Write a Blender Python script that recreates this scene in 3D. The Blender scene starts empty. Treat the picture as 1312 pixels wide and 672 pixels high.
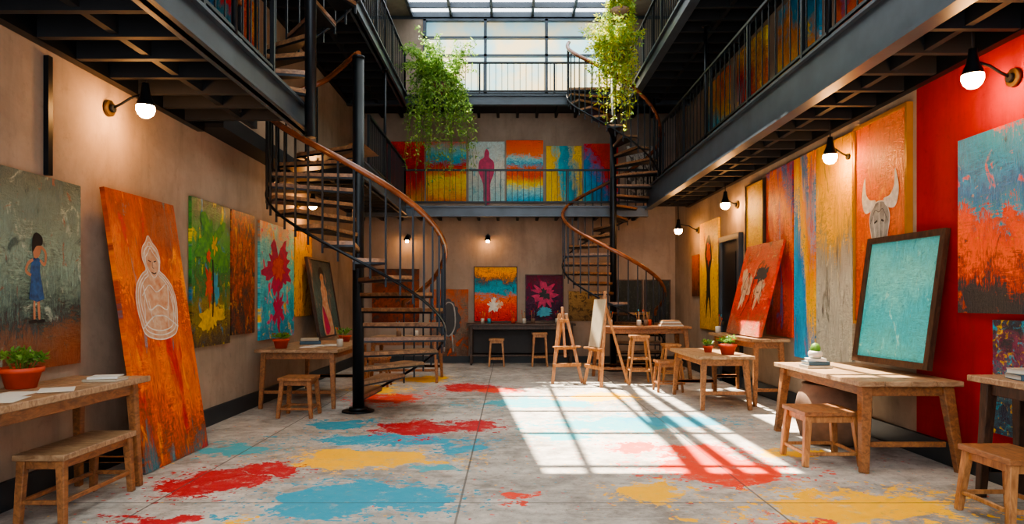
import bpy, bmesh, math, random
from mathutils import Vector, Matrix
random.seed(7)
F=875.0; H=1.45; VX=652; VY=386
def hexc(h):
    h=h.lstrip('#'); out=[]
    for i in (0,2,4):
        c=int(h[i:i+2],16)/255
        out.append(c/12.92 if c<=0.04045 else ((c+0.055)/1.055)**2.4)
    return (*out,1)
# ---------------------------------------------------------------- materials
def newmat(name):
    m=bpy.data.materials.new(name); m.use_nodes=True
    nt=m.node_tree; b=nt.nodes['Principled BSDF']
    return m,nt,b
def N(nt,t,**kw):
    n=nt.nodes.new(t)
    for k,v in kw.items(): setattr(n,k,v)
    return n
def math_n(nt,op,a,b=None,clamp=False):
    n=N(nt,'ShaderNodeMath',operation=op); n.use_clamp=clamp
    for i,v in enumerate((a,b)):
        if v is None: continue
        if isinstance(v,(int,float)): n.inputs[i].default_value=v
        else: nt.links.new(v,n.inputs[i])
    return n.outputs[0]
def mixc(nt,fac,a,b):
    n=N(nt,'ShaderNodeMix',data_type='RGBA')
    for s,v in ((n.inputs['Factor'],fac),(n.inputs[6],a),(n.inputs[7],b)):
        if isinstance(v,(int,float)): s.default_value=v
        elif isinstance(v,tuple): s.default_value=v
        else: nt.links.new(v,s)
    return n.outputs[2]
def noise(nt,vec,scale,detail=4,rough=.55,dist=0):
    n=N(nt,'ShaderNodeTexNoise'); n.inputs['Scale'].default_value=scale
    n.inputs['Detail'].default_value=detail; n.inputs['Roughness'].default_value=rough
    n.inputs['Distortion'].default_value=dist
    nt.links.new(vec,n.inputs['Vector']); return n.outputs['Fac']
def mapping(nt,vec,scale,loc=(0,0,0)):
    n=N(nt,'ShaderNodeMapping'); n.inputs['Scale'].default_value=scale; n.inputs['Location'].default_value=loc
    nt.links.new(vec,n.inputs['Vector']); return n.outputs[0]
def bump(nt,b,h,strength=.3,dist=.01):
    n=N(nt,'ShaderNodeBump'); n.inputs['Strength'].default_value=strength; n.inputs['Distance'].default_value=dist
    nt.links.new(h,n.inputs['Height']); nt.links.new(n.outputs[0],b.inputs['Normal'])
def warp(nt,vec,scale,amp,detail=3):
    t=N(nt,'ShaderNodeTexNoise'); t.inputs['Scale'].default_value=scale; t.inputs['Detail'].default_value=detail; nt.links.new(vec,t.inputs['Vector'])
    s=N(nt,'ShaderNodeVectorMath',operation='SUBTRACT'); nt.links.new(t.outputs['Color'],s.inputs[0]); s.inputs[1].default_value=(.5,.5,.5)
    k=N(nt,'ShaderNodeVectorMath',operation='SCALE'); k.inputs['Scale'].default_value=amp; nt.links.new(s.outputs[0],k.inputs[0])
    a=N(nt,'ShaderNodeVectorMath',operation='ADD'); nt.links.new(vec,a.inputs[0]); nt.links.new(k.outputs[0],a.inputs[1]); return a.outputs[0]
def plain(name,c,rough=.6,metal=0,var=.15,scale=6,c2=None,sc=(1,1,1),bs=.0,detail=4):
    m,nt,b=newmat(name); c=hexc(c)
    pos=N(nt,'ShaderNodeNewGeometry').outputs['Position']
    v=mapping(nt,pos,sc)
    f=noise(nt,v,scale,detail)
    cr=N(nt,'ShaderNodeValToRGB'); cr.color_ramp.elements[0].position=.3; cr.color_ramp.elements[1].position=.7
    nt.links.new(f,cr.inputs[0])
    if c2: a=hexc(c2)
    else: a=tuple(x*(1-var*1.5) for x in c[:3])+(1,)
    cr.color_ramp.elements[0].color=a; cr.color_ramp.elements[1].color=c
    nt.links.new(cr.outputs[0],b.inputs['Base Color'])
    b.inputs['Roughness'].default_value=rough; b.inputs['Metallic'].default_value=metal
    if bs>0: bump(nt,b,f,bs)
    return m
def plaster(name,c,c2,stain):
    m,nt,b=newmat(name)
    pos=N(nt,'ShaderNodeNewGeometry').outputs['Position']
    n1=noise(nt,pos,.9,10,.68,.4); n2=noise(nt,mapping(nt,pos,(3,3,.5)),1.3,8,.65); n3=noise(nt,pos,9,8,.7)
    f=math_n(nt,'MULTIPLY',math_n(nt,'SUBTRACT',n1,.36),3.4,True)
    col=mixc(nt,f,hexc(c2),hexc(c))
    col=mixc(nt,math_n(nt,'MULTIPLY',math_n(nt,'SUBTRACT',n2,.5),1.8,True),col,hexc(stain))
    col=mixc(nt,math_n(nt,'MULTIPLY',math_n(nt,'SUBTRACT',n3,.57),2.2,True),col,hexc(stain))
    nt.links.new(col,b.inputs['Base Color']); b.inputs['Roughness'].default_value=.85
    bump(nt,b,math_n(nt,'ADD',n3,n1),.35,.012); return m
def woodm(name,c,c2,sc,rough=.45):
    m,nt,b=newmat(name)
    pos=N(nt,'ShaderNodeNewGeometry').outputs['Position']
    g=noise(nt,mapping(nt,pos,sc),4,6,.6,1.2); w=noise(nt,pos,5,6,.65)
    col=mixc(nt,math_n(nt,'MULTIPLY',math_n(nt,'SUBTRACT',g,.35),3.2,True),hexc(c2),hexc(c))
    dk=tuple(x*.5 for x in hexc(c2)[:3])+(1,)
    col=mixc(nt,math_n(nt,'MULTIPLY',math_n(nt,'SUBTRACT',w,.55),2.8,True),col,dk)
    nt.links.new(col,b.inputs['Base Color']); b.inputs['Roughness'].default_value=rough
    bump(nt,b,g,.25,.006); return m
def emis(name,c,s):
    m,nt,b=newmat(name); c=hexc(c)
    b.inputs['Base Color'].default_value=c; b.inputs['Emission Color'].default_value=c; b.inputs['Emission Strength'].default_value=s
    return m
_ps=[0]
def paint(name,stops,gu=0,gv=1,sc=(2,2),amp=.6,over=(),rough=.42,dist=.6,detail=8,off=0,fa=.5):
    _ps[0]+=3.7
    m,nt,b=newmat(name)
    uv=N(nt,'ShaderNodeTexCoord').outputs['UV']
    sep=N(nt,'ShaderNodeSeparateXYZ'); nt.links.new(uv,sep.inputs[0])
    n1=noise(nt,mapping(nt,uv,(sc[0],sc[1],1),(_ps[0],_ps[0]*2,0)),1.6,detail,.62,dist)
    fs=(min(sc[0],3)*5,max(sc[1],1.4)*5)
    fine=noise(nt,mapping(nt,uv,(fs[0],fs[1],1),(_ps[0],0,4)),2.4,6,.72,1.4)
    s1=noise(nt,mapping(nt,uv,(60,9,1),(_ps[0],3,0)),1.2,3,.6,1.2); s2=noise(nt,mapping(nt,uv,(9,60,1),(7,_ps[0],0)),1.2,3,.6,1.2)
    mk=math_n(nt,'MULTIPLY',math_n(nt,'SUBTRACT',noise(nt,mapping(nt,uv,(3,3,1),(5,_ps[0],0)),1.5,3),.45),10,True)
    mf=N(nt,'ShaderNodeMix',data_type='FLOAT'); nt.links.new(mk,mf.inputs[0]); nt.links.new(s1,mf.inputs[2]); nt.links.new(s2,mf.inputs[3]); stroke=mf.outputs[0]
    t=math_n(nt,'MULTIPLY',sep.outputs[0],gu)
    t=math_n(nt,'ADD',t,math_n(nt,'MULTIPLY',sep.outputs[1],gv))
    t=math_n(nt,'ADD',t,math_n(nt,'MULTIPLY',math_n(nt,'SUBTRACT',n1,.5),amp*2.2))
    t=math_n(nt,'ADD',t,math_n(nt,'MULTIPLY',math_n(nt,'SUBTRACT',fine,.5),fa))
    t=math_n(nt,'ADD',t,math_n(nt,'MULTIPLY',math_n(nt,'SUBTRACT',stroke,.5),.32))
    t=math_n(nt,'ADD',t,off)
    cr=N(nt,'ShaderNodeValToRGB'); r=cr.color_ramp
    while len(r.elements)<len(stops): r.elements.new(.5)
    for e,(p,c) in zip(r.elements,stops): e.position=p; e.color=hexc(c)
    nt.links.new(t,cr.inputs[0]); col=cr.outputs[0]
    for i,(c,s,th) in enumerate(over):
        n2=noise(nt,mapping(nt,uv,(s[0],s[1],1),(_ps[0]*1.3+i*9,i*5.1,2)),1.5,6,.6,.9)
        n2=math_n(nt,'ADD',n2,math_n(nt,'MULTIPLY',math_n(nt,'SUBTRACT',stroke,.5),.12))
        f=math_n(nt,'MULTIPLY',math_n(nt,'SUBTRACT',n2,th-.10),13,True)
        col=mixc(nt,math_n(nt,'MULTIPLY',f,.9),col,hexc(c))
    k=math_n(nt,'ADD',math_n(nt,'MULTIPLY',fine,1.3),math_n(nt,'MULTIPLY',stroke,1.5))
    k=math_n(nt,'SUBTRACT',k,.36)
    mm=N(nt,'ShaderNodeMix',data_type='RGBA',blend_type='MULTIPLY'); mm.inputs[0].default_value=.88
    nt.links.new(col,mm.inputs[6]); nt.links.new(k,mm.inputs[7])
    hs=N(nt,'ShaderNodeHueSaturation'); hs.inputs['Saturation'].default_value=1.1; hs.inputs['Value'].default_value=1.15
    nt.links.new(mm.outputs[2],hs.inputs['Color'])
    nt.links.new(hs.outputs[0],b.inputs['Base Color']); b.inputs['Roughness'].default_value=rough
    bump(nt,b,math_n(nt,'ADD',fine,stroke),1.0,.02)
    return m
STEEL=plain('dark_steel','#22272d',.38,.6,.2,4)
STEELB=plain('blue_grey_steel','#49535e',.42,.3,.25,3)
UNDER=plain('deck_underside','#222428',.7,.2,.2,3)
WOOD=woodm('table_wood','#a36c40','#71492c',(6,2,6))
WOODL=woodm('pale_wood','#bd8653','#885a33',(6,6,1.5))
WOODT=woodm('worn_tabletop','#b0906f','#7c5c40',(2,6,4),.4)
WOODD=woodm('dark_wood','#4f3626','#2c1d14',(6,6,1.5))
TREAD=woodm('tread_wood','#9a7250','#5f4330',(3,3,4),.4)
RAILW=plain('handrail_wood','#8a4f30',.2,0,.2,5,'#5c331c')
WALLM=plaster('plaster_taupe','#ad9884','#917f6e','#6b5d51')
WALLB=plaster('plaster_back','#a29183','#897a6e','#695b51')
REDW=plaster('plaster_red','#a80a15','#8c0810','#52080c')
ROOFM=plain('roof_plaster','#8f867e',.85)
BASEB=plain('baseboard_paint','#2b3238',.5)
DKGREY=plain('dark_grey','#3b3a3c',.6)
TERRA=plain('terracotta','#c9492a',.6,0,.2,8)
SOIL=plain('soil','#2a1d14',.95)
def leafmat(name,c,c2):
    m=plain(name,c,.45,0,.2,9,c2); nt=m.node_tree; b=nt.nodes['Principled BSDF']; out=nt.nodes['Material Output']
    tl=N(nt,'ShaderNodeBsdfTranslucent'); nt.links.new(b.inputs['Base Color'].links[0].from_socket,tl.inputs[0])
    mx=N(nt,'ShaderNodeMixShader'); mx.inputs[0].default_value=.45
    nt.links.new(b.outputs[0],mx.inputs[1]); nt.links.new(tl.outputs[0],mx.inputs[2]); nt.links.new(mx.outputs[0],out.inputs[0]); return m
LEAF=leafmat('leaf_green','#8cb050','#4d8038')
LEAFY=leafmat('leaf_yellow_green','#d6cf43','#96a832')
LEAFM=leafmat('leaf_mid_green','#b4cf70','#749f48')
PAPER=plain('paper','#d8d4cb',.8,0,.08,20)
BOOKA=plain('book_cover_blue','#3a5666',.6); BOOKB=plain('book_cover_cream','#b8ab94',.6); BOOKC=plain('book_cover_red','#8c3327',.6)
CERAM=plain('ceramic','#c9c2b5',.35); CLAY=plain('clay_jar_glaze','#8a6c58',.8,0,.2,5,'#65503f',(1,1,1),.2)
CORD=plain('black_cord','#15151a',.6)
BRASS=plain('aged_brass','#6b5a40',.35,.8)
BULB=emis('warm_bulb','#ffb870',210)
WHITEP=plain('white_paint','#e6dfd0',.6,0,.3,14,'#b8b0a3')
BLUEP=plain('blue_dress_paint','#2f5f94',.6,0,.3,24,'#1f3a5c'); SKINP=plain('skin_paint','#b97f5e',.6); BLACKP=plain('black_paint','#17151a',.6)
MAGP=plain('magenta_paint','#c9305f',.6,0,.3,14,'#8c1c4a'); GREYP=plain('grey_paint','#a9a59c',.6,0,.3,10,'#6d6a66')
ORP=plain('orange_paint','#e0561e',.6,0,.3,14,'#b8331a'); YELP=plain('yellow_paint','#ebba1f',.6,0,.3,14); CYP=plain('cyan_paint','#3f9fb0',.6,0,.3,10,'#2b7c97')
GRNP=plain('green_paint','#68ab3a',.6,0,.3,14,'#2d7338'); PALEP=plain('pale_paint','#cdb195',.6,0,.3,13,'#b8754c',(1,1,1),.3,8)
def glassmat(name,trans,tl=0.0,c1='#ffffff',c2='#ffffff'):
    m,nt,b=newmat(name); out=nt.nodes['Material Output']; nt.nodes.remove(b)
    t=N(nt,'ShaderNodeBsdfTransparent'); t.inputs[0].default_value=(*[trans]*3,1)
    g=N(nt,'ShaderNodeBsdfGlossy'); g.inputs['Roughness'].default_value=.1
    mx=N(nt,'ShaderNodeMixShader'); mx.inputs[0].default_value=.05
    nt.links.new(t.outputs[0],mx.inputs[1]); nt.links.new(g.outputs[0],mx.inputs[2]); o=mx.outputs[0]
    if tl>0:
        l=N(nt,'ShaderNodeBsdfTranslucent')
        pos=N(nt,'ShaderNodeNewGeometry').outputs['Position']
        nn=noise(nt,pos,1.3,5,.6)
        col=mixc(nt,math_n(nt,'MULTIPLY',math_n(nt,'SUBTRACT',nn,.4),5,True),hexc(c1),hexc(c2)); nt.links.new(col,l.inputs[0])
        m2=N(nt,'ShaderNodeMixShader'); m2.inputs[0].default_value=tl
        nt.links.new(o,m2.inputs[1]); nt.links.new(l.outputs[0],m2.inputs[2]); o=m2.outputs[0]
    nt.links.new(o,out.inputs[0]); return m
GLASS=glassmat('skylight_glass',.95)
FROST=glassmat('frosted_window_glass',.5,.93,'#9fb6bb','#c4bba5')
DIFFR=glassmat('added_roof_diffuser',.2,.99,'#7f888b','#858b8b')  # translucent panes added over the unseen roof for soft fill light

# ---------------------------------------------------------------- floor material
def floor_material():
    m,nt,b=newmat('painted_concrete')
    pos=N(nt,'ShaderNodeNewGeometry').outputs['Position']
    n1=noise(nt,pos,.8,10,.66); n2=noise(nt,pos,5,10,.74)
    f=math_n(nt,'ADD',math_n(nt,'MULTIPLY',n1,.5),math_n(nt,'MULTIPLY',n2,.5))
    cr=N(nt,'ShaderNodeValToRGB'); r=cr.color_ramp
    r.elements[0].position=.41; r.elements[0].color=hexc('#7e7872'); r.elements[1].position=.58; r.elements[1].color=hexc('#c0bab2')
    nt.links.new(f,cr.inputs[0]); col=cr.outputs[0]
    sp=noise(nt,pos,13,8,.8); col=mixc(nt,math_n(nt,'MULTIPLY',math_n(nt,'SUBTRACT',sp,.54),6,True),col,hexc('#665f57'))
    sc2=noise(nt,mapping(nt,pos,(1.2,9,1)),1.6,8,.75,.6); col=mixc(nt,math_n(nt,'MULTIPLY',math_n(nt,'SUBTRACT',sc2,.57),5,True),col,hexc('#d4cec6'))
    def dots(scale,lo,gain,off):
        vor=N(nt,'ShaderNodeTexVoronoi'); vor.inputs['Scale'].default_value=scale
        nt.links.new(warp(nt,pos,scale*1.5,.6/scale),vor.inputs['Vector'])
        return vor,math_n(nt,'LESS_THAN',vor.outputs['Distance'],math_n(nt,'MULTIPLY',math_n(nt,'SUBTRACT',noise(nt,mapping(nt,pos,(1,1,1),(off,0,0)),scale*.8,2),lo),gain))
    v1,d1=dots(7,.43,1.4,0); v2,d2=dots(18,.42,1.8,5)
    wp=warp(nt,warp(nt,pos,1.7,.7,2),6,.3,4)
    nz=noise(nt,pos,3.2,12,.74,.6)
    ray=noise(nt,mapping(nt,pos,(1,1.6,1),(1,2,0)),8,5,.65,2.0)
    D=math_n(nt,'MAXIMUM',math_n(nt,'MULTIPLY',d1,.5),math_n(nt,'MULTIPLY',d2,.6))
    NN=math_n(nt,'MULTIPLY',math_n(nt,'SUBTRACT',nz,.48),3.2)
    NN=math_n(nt,'ADD',NN,math_n(nt,'MULTIPLY',math_n(nt,'SUBTRACT',ray,.5),1.5))
    NN=math_n(nt,'MAXIMUM',NN,D)
    NN=math_n(nt,'SUBTRACT',1.0,NN)
    wear=math_n(nt,'ADD',math_n(nt,'MULTIPLY',math_n(nt,'SUBTRACT',noise(nt,pos,7,12,.8),.40),8,True),.5,True)
    Y='#f5b40a';R='#b51220';C='#1f93b0';O='#e0381a';T='#459fac'
    sv=N(nt,'ShaderNodeSeparateColor'); nt.links.new(v2.outputs['Color'],sv.inputs[0])
    dc=N(nt,'ShaderNodeValToRGB'); dc.color_ramp.interpolation='CONSTANT'; rr=dc.color_ramp
    while len(rr.elements)<4: rr.elements.new(.5)
    for e,(p,c) in zip(rr.elements,((0,Y),(.28,R),(.52,T),(.8,O))): e.position=p; e.color=hexc(c)
    nt.links.new(sv.outputs[0],dc.inputs[0])
    _,d3=dots(18,.49,1.7,11)
    col=mixc(nt,math_n(nt,'MULTIPLY',d3,.85),col,dc.outputs[0])
    S=[(470,587,80,13,Y),(268,618,52,12,R),(345,604,32,7,R),(425,643,75,20,C),(530,639,42,15,C),(195,667,34,8,R),(310,669,14,5,Y),
       (300,577,45,6,T),(500,563,90,6,C),(530,549,50,8,R),(500,510,34,6,O),(440,545,30,5,C),(652,638,22,7,O),(1040,669,46,6,O),
       (925,601,68,19,O),(900,582,42,8,O),(835,631,38,9,Y),(1100,649,100,18,Y),(790,545,75,8,T),(690,517,66,5,T),(770,508,40,4,Y),(870,540,50,7,C),
       (880,668,24,4,Y),(600,497,28,4,R),(545,486,28,3,Y),(1010,580,26,5,Y),(480,500,28,4,Y),(720,560,28,5,T),(560,600,20,4,T),(590,575,24,5,C),(610,547,24,5,R),(820,575,28,5,O),(640,500,28,3,O)]
    for px,py,hw,hh,c in S:
        d=F*H/(py-VY); x=(px-VX)*H/(py-VY); rx=hw*H/(py-VY)
        ry=(F*H/(py-hh-VY)-F*H/(py+hh-VY))/2
        s=N(nt,'ShaderNodeVectorMath',operation='SUBTRACT'); nt.links.new(wp,s.inputs[0]); s.inputs[1].default_value=(x,d,0)
        mu=N(nt,'ShaderNodeVectorMath',operation='MULTIPLY'); nt.links.new(s.outputs[0],mu.inputs[0]); mu.inputs[1].default_value=(1/rx,1/ry,0)
        le=N(nt,'ShaderNodeVectorMath',operation='LENGTH'); nt.links.new(mu.outputs[0],le.inputs[0])
        q=math_n(nt,'MULTIPLY',le.outputs['Value'],NN)
        a=math_n(nt,'SUBTRACT',1.0,q)
        a=math_n(nt,'SUBTRACT',a,math_n(nt,'MULTIPLY',math_n(nt,'GREATER_THAN',le.outputs['Value'],2.0),9.0))
        k=math_n(nt,'MULTIPLY',math_n(nt,'MULTIPLY',a,22,True),wear)
        col=mixc(nt,k,col,hexc(c))
    sep=N(nt,'ShaderNodeSeparateXYZ'); nt.links.new(pos,sep.inputs[0])
    def joint(o,off,per):
        q=math_n(nt,'PINGPONG',math_n(nt,'ADD',o,off),per/2)
        return math_n(nt,'LESS_THAN',q,.008)
    j=math_n(nt,'MAXIMUM',joint(sep.outputs[0],.35,2.2),joint(sep.outputs[1],.3,2.6))
    col=mixc(nt,math_n(nt,'MULTIPLY',j,.7),col,hexc('#4a4744'))
    nt.links.new(col,b.inputs['Base Color'])
    ro=math_n(nt,'ADD',math_n(nt,'MULTIPLY',n2,.5),.38); nt.links.new(ro,b.inputs['Roughness'])
    bump(nt,b,math_n(nt,'SUBTRACT',n2,math_n(nt,'MULTIPLY',j,.6)),.5,.012)
    return m
# ---------------------------------------------------------------- mesh builder
class MB:
    def __init__(s): s.v=[];s.f=[];s.m=[];s.sm=[];s.uv=[];s.mats=[]
    def mi(s,m):
        if m not in s.mats: s.mats.append(m)
        return s.mats.index(m)
    def face(s,ids,m,smooth=False,uv=None): s.f.append(ids);s.m.append(s.mi(m));s.sm.append(smooth);s.uv.append(uv)
    def hexa(s,P,m,uvs=None):
        o=len(s.v); s.v+= [Vector(p) for p in P]
        for q in ((0,3,2,1),(4,5,6,7),(0,1,5,4),(1,2,6,5),(2,3,7,6),(3,0,4,7)):
            s.face([o+i for i in q],m,False,[uvs[i] for i in q] if uvs else None)
    def box(s,x0,x1,y0,y1,z0,z1,m):
        s.hexa([(x0,y0,z0),(x1,y0,z0),(x1,y1,z0),(x0,y1,z0),(x0,y0,z1),(x1,y0,z1),(x1,y1,z1),(x0,y1,z1)],m)
    def beam(s,p0,p1,w,t,m,w1=None,t1=None,ref=None):
        p0=Vector(p0);p1=Vector(p1); d=(p1-p0).normalized()
        r=Vector(ref) if ref else (Vector((0,1,0)) if abs(d.y)<.9 else Vector((0,0,1)))
        a=d.cross(r).normalized(); b=a.cross(d).normalized()
        w1=w if w1 is None else w1; t1=t if t1 is None else t1
        P=[p0-a*w/2-b*t/2,p0+a*w/2-b*t/2,p0+a*w/2+b*t/2,p0-a*w/2+b*t/2,p1-a*w1/2-b*t1/2,p1+a*w1/2-b*t1/2,p1+a*w1/2+b*t1/2,p1-a*w1/2+b*t1/2]
        s.hexa(P,m)
    def tube(s,path,r,n,m,caps=True):
        path=[Vector(p) for p in path]; k=len(path); rs=r if isinstance(r,(list,tuple)) else [r]*k
        o=len(s.v); prev=None
        for i,p in enumerate(path):
            d=(path[min(i+1,k-1)]-path[max(i-1,0)]).normalized()
            if prev is None:
                a=d.cross(Vector((0,0,1)) if abs(d.z)<.9 else Vector((1,0,0))).normalized()
            else:
                a=(prev-d*prev.dot(d)).normalized()
            prev=a; b=d.cross(a)
            for j in range(n):
                t=2*math.pi*j/n; s.v.append(p+(a*math.cos(t)+b*math.sin(t))*rs[i])
        for i in range(k-1):
            for j in range(n):
                j2=(j+1)%n; s.face([o+i*n+j,o+i*n+j2,o+(i+1)*n+j2,o+(i+1)*n+j],m,True)
        if caps:
            s.face([o+j for j in range(n)][::-1],m); s.face([o+(k-1)*n+j for j in range(n)],m)
    def cyl(s,p0,p1,r,n,m,r1=None): s.tube([p0,p1],[r,r if r1 is None else r1],n,m)
    def lathe(s,c,prof,n,m):
        o=len(s.v);k=len(prof)
        for r,z in prof:
            for j in range(n):
                t=2*math.pi*j/n; s.v.append(Vector((c[0]+max(r,.0005)*math.cos(t),c[1]+max(r,.0005)*math.sin(t),c[2]+z)))
        for i in range(k-1):
            for j in range(n):
                j2=(j+1)%n; s.face([o+i*n+j,o+i*n+j2,o+(i+1)*n+j2,o+(i+1)*n+j],m,True)
    def poly(s,pts,m):
        o=len(s.v); s.v+=[Vector(p) for p in pts]; s.face(list(range(o,o+len(pts))),m)
    def build(s,name,bevel=0,recalc=True,parent=None,origin=None):
        me=bpy.data.meshes.new(name)
        if origin is None:
            xs=[v.x for v in s.v];ys=[v.y for v in s.v];zs=[v.z for v in s.v]
            origin=Vector(((min(xs)+max(xs))/2,(min(ys)+max(ys))/2,min(zs)))
        me.from_pydata([v-origin for v in s.v],[],s.f)
        for m in s.mats: me.materials.append(m)
        uvl=me.uv_layers.new(name='UVMap')
        for p in me.polygons:
            p.material_index=s.m[p.index]; p.use_smooth=s.sm[p.index]
            u=s.uv[p.index]
            if u:
                for li,c in zip(p.loop_indices,u): uvl.data[li].uv=c
        if recalc:
            bm=bmesh.new(); bm.from_mesh(me); bmesh.ops.recalc_face_normals(bm,faces=bm.faces); bm.to_mesh(me); bm.free()
        ob=bpy.data.objects.new(name,me); bpy.context.collection.objects.link(ob); ob.location=origin
        if bevel>0:
            b=ob.modifiers.new('bevel','BEVEL'); b.width=bevel; b.segments=1; b.limit_method='ANGLE'
        if parent: 
            ob.parent=parent; ob.matrix_parent_inverse=parent.matrix_world.inverted()
        return ob
# ---------------------------------------------------------------- canvases
def smooth(pts,closed=False,k=6):
    n=len(pts); out=[]
    rng=range(n) if closed else range(n-1)
    for i in rng:
        g=lambda j: pts[j%n] if closed else pts[max(0,min(n-1,j))]
        p0,p1,p2,p3=g(i-1),g(i),g(i+1),g(i+2)
        for t in range(k):
            t/=k
            out.append(tuple(.5*((2*p1[a])+(-p0[a]+p2[a])*t+(2*p0[a]-5*p1[a]+4*p2[a]-p3[a])*t*t+(-p0[a]+3*p1[a]-3*p2[a]+p3[a])*t**3) for a in (0,1)))
    if not closed: out.append(pts[-1])
    return out
def blob(cu,cv,ru,rv,ir=.2,n=56,seed=1):
    r=random.Random(seed); ks=[(r.uniform(-1,1),r.randint(2,7),r.uniform(0,6.3)) for _ in range(5)]+[(r.uniform(-.6,.6),r.randint(8,19),r.uniform(0,6.3)) for _ in range(6)]
    out=[]
    for i in range(n):
        t=2*math.pi*i/n; q=1+ir*sum(a*math.sin(k*t+p) for a,k,p in ks)/2.2
        out.append((cu+ru*q*math.cos(t),cv+rv*q*math.sin(t)))
    return out
def canvas(name,o,U,V,mat,th=.035,frame=None,fw=.05,figs=()):
    b=MB(); o=Vector(o);U=Vector(U);V=Vector(V);Nn=U.cross(V).normalized(); uh=U.normalized(); vh=V.normalized()
    W=U.length;Hh=V.length
    P=[o,o+U,o+U+V,o+V]; P=P+[p+Nn*th for p in P]
    uv=[(0,0),(1,0),(1,1),(0,1)]*2
    b.hexa(P,mat,uv)
    if frame:
        t2=th+.02
        def bar(p,du,dv):
            Q=[p,p+uh*du,p+uh*du+vh*dv,p+vh*dv]; b.hexa(Q+[q+Nn*t2 for q in Q],frame)
        bar(o-uh*fw,fw,Hh+fw); bar(o+U,fw,Hh+fw); bar(o+V,W,fw); bar(o,W,fw)
    off=th+.002
    for kind,pts,m,w in figs:
        pos=lambda u,v: o+U*u+V*v+Nn*off
        if kind=='p':
            b.poly([pos(u,v) for u,v in pts],m)
        else:
            q=[(u*W,v*Hh) for u,v in pts]
            L=[];R=[]
            for i in range(len(q)):
                a=q[max(i-1,0)];c=q[min(i+1,len(q)-1)]
                dx,dy=c[0]-a[0],c[1]-a[1]; l=math.hypot(dx,dy) or 1
                nx,ny=-dy/l*w/2,dx/l*w/2
                L.append((q[i][0]+nx,q[i][1]+ny));R.append((q[i][0]-nx,q[i][1]-ny))
            for i in range(len(q)-1):
                b.poly([pos(x/W,y/Hh) for x,y in (R[i],R[i+1],L[i+1],L[i])],m)
        off+=.0008
    return b.build(name,recalc=False)
def st(pts,m,w,closed=False):
    s=smooth(pts,closed); 
    if closed: s.append(s[0])
    return ('s',s,m,w)
def pg(pts,m): return ('p',smooth(pts,True,4),m,0)
def bl(*a,m,**k): return ('p',blob(*a,**k),m,0)

LW=-3.497; RW=3.897; BW=15.997
def left_c(name,y0,y1,z0,z1,mat,**k): return canvas(name,(LW,y0,z0),(0,y1-y0,0),(0,0,z1-z0),mat,**k)
def right_c(name,y0,y1,z0,z1,mat,**k): return canvas(name,(RW,y1,z0),(0,y0-y1,0),(0,0,z1-z0),mat,**k)
def back_c(name,x0,x1,z0,z1,mat,**k): return canvas(name,(x0,BW,z0),(x1-x0,0,0),(0,0,z1-z0),mat,**k)

# ================================================================ ROOM
RZ=8.14
b=MB(); b.box(-3.7,4.1,-1.2,16.2,-.2,0,floor_material()); b.build('floor',origin=Vector((0,0,0)))
b=MB(); b.box(-3.75,-3.5,-1.2,16.25,0,RZ,WALLM); b.build('wall_left')
b=MB(); b.box(3.9,4.15,6.53,16.25,0,RZ,WALLM); b.box(3.9,4.15,-1.2,6.53,3.7,RZ,WALLM); b.box(3.9,4.15,-1.2,6.53,0,3.7,REDW); b.build('wall_right')
b=MB(); b.box(-3.5,3.9,16,16.25,0,6.3,WALLB); b.box(-3.5,-2.0,16,16.25,6.3,8.06,WALLB); b.box(2.7,3.9,16,16.25,6.3,8.06,WALLB); b.box(-3.5,3.9,16,16.25,8.06,RZ,STEELB); b.build('wall_back')
b=MB(); b.box(-3.5,3.9,-1.2,-1.0,0,.5,WALLM); b.box(-3.5,-3.2,-1.2,-1,.5,RZ,WALLM); b.box(3.6,3.9,-1.2,-1,.5,RZ,WALLM); b.box(-3.2,3.6,-1.2,-1,7.8,RZ,WALLM); b.build('wall_front')
b=MB()
for i in range(5): x=-3.17+6.74*i/4; b.box(x-.03,x+.03,-1.14,-1.06,.5,7.8,STEEL)
for i in range(6): z=.53+7.24*i/5; b.box(-3.2,3.6,-1.13,-1.07,z-.03,z+.03,STEEL)
b.build('window_2')
b=MB()
b.box(-3.75,-2.3,-1.2,16.25,RZ+.001,RZ+.2,ROOFM); b.box(2.6,4.15,-1.2,16.25,RZ+.001,RZ+.2,ROOFM); b.box(-2.3,2.6,-1.2,-.6,RZ+.001,RZ+.2,ROOFM)
b.build('ceiling')
# skylight; unseen frosted panes are added to diffuse and mask the sun
b=MB()
ys=[-.6,.7,2.2,3.7,5.2,6.6,8.0,9.4,10.9,12.4,13.8,14.9,15.45,15.97]
for x in (-2.27,-1.35,-.4,.55,1.5,2.57): b.box(x-.03,x+.03,-.6,16,RZ-.04,RZ+.06,STEELB)
for y in ys: b.box(-2.3,2.6,y-.03,y+.03,RZ-.05,RZ+.07,STEELB)
zt=RZ+.08
def pane(pts,m): b.poly([(x,y,zt) for x,y in pts],m)
pane([(-2.3,-.6),(2.6,-.6),(2.6,9.2),(-2.3,9.2)],DIFFR)
pane([(-2.3,9.2),(-1.75,9.2),(-2.25,15.2),(-2.3,15.2)],DIFFR)
pane([(-1.75,9.2),(-.55,9.2),(-.1,15.2),(-2.25,15.2)],GLASS)  # clear opening slanted to shape the sun patch on the floor
pane([(-.55,9.2),(-.35,9.2),(.05,15.2),(-.1,15.2)],DIFFR)
x=-.35
while x<.5:
    pane([(x,9.2),(x+.16,9.2),(x+.16,15.2),(x+.0,15.2)],GLASS); pane([(x+.16,9.2),(x+.3,9.2),(x+.3,15.2),(x+.16,15.2)],DIFFR); x+=.3  # made-up alternating strips that stripe the sunlight
pane([(.55,9.2),(1.05,9.2),(1.05,15.2),(.55,15.2)],DIFFR)
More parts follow.
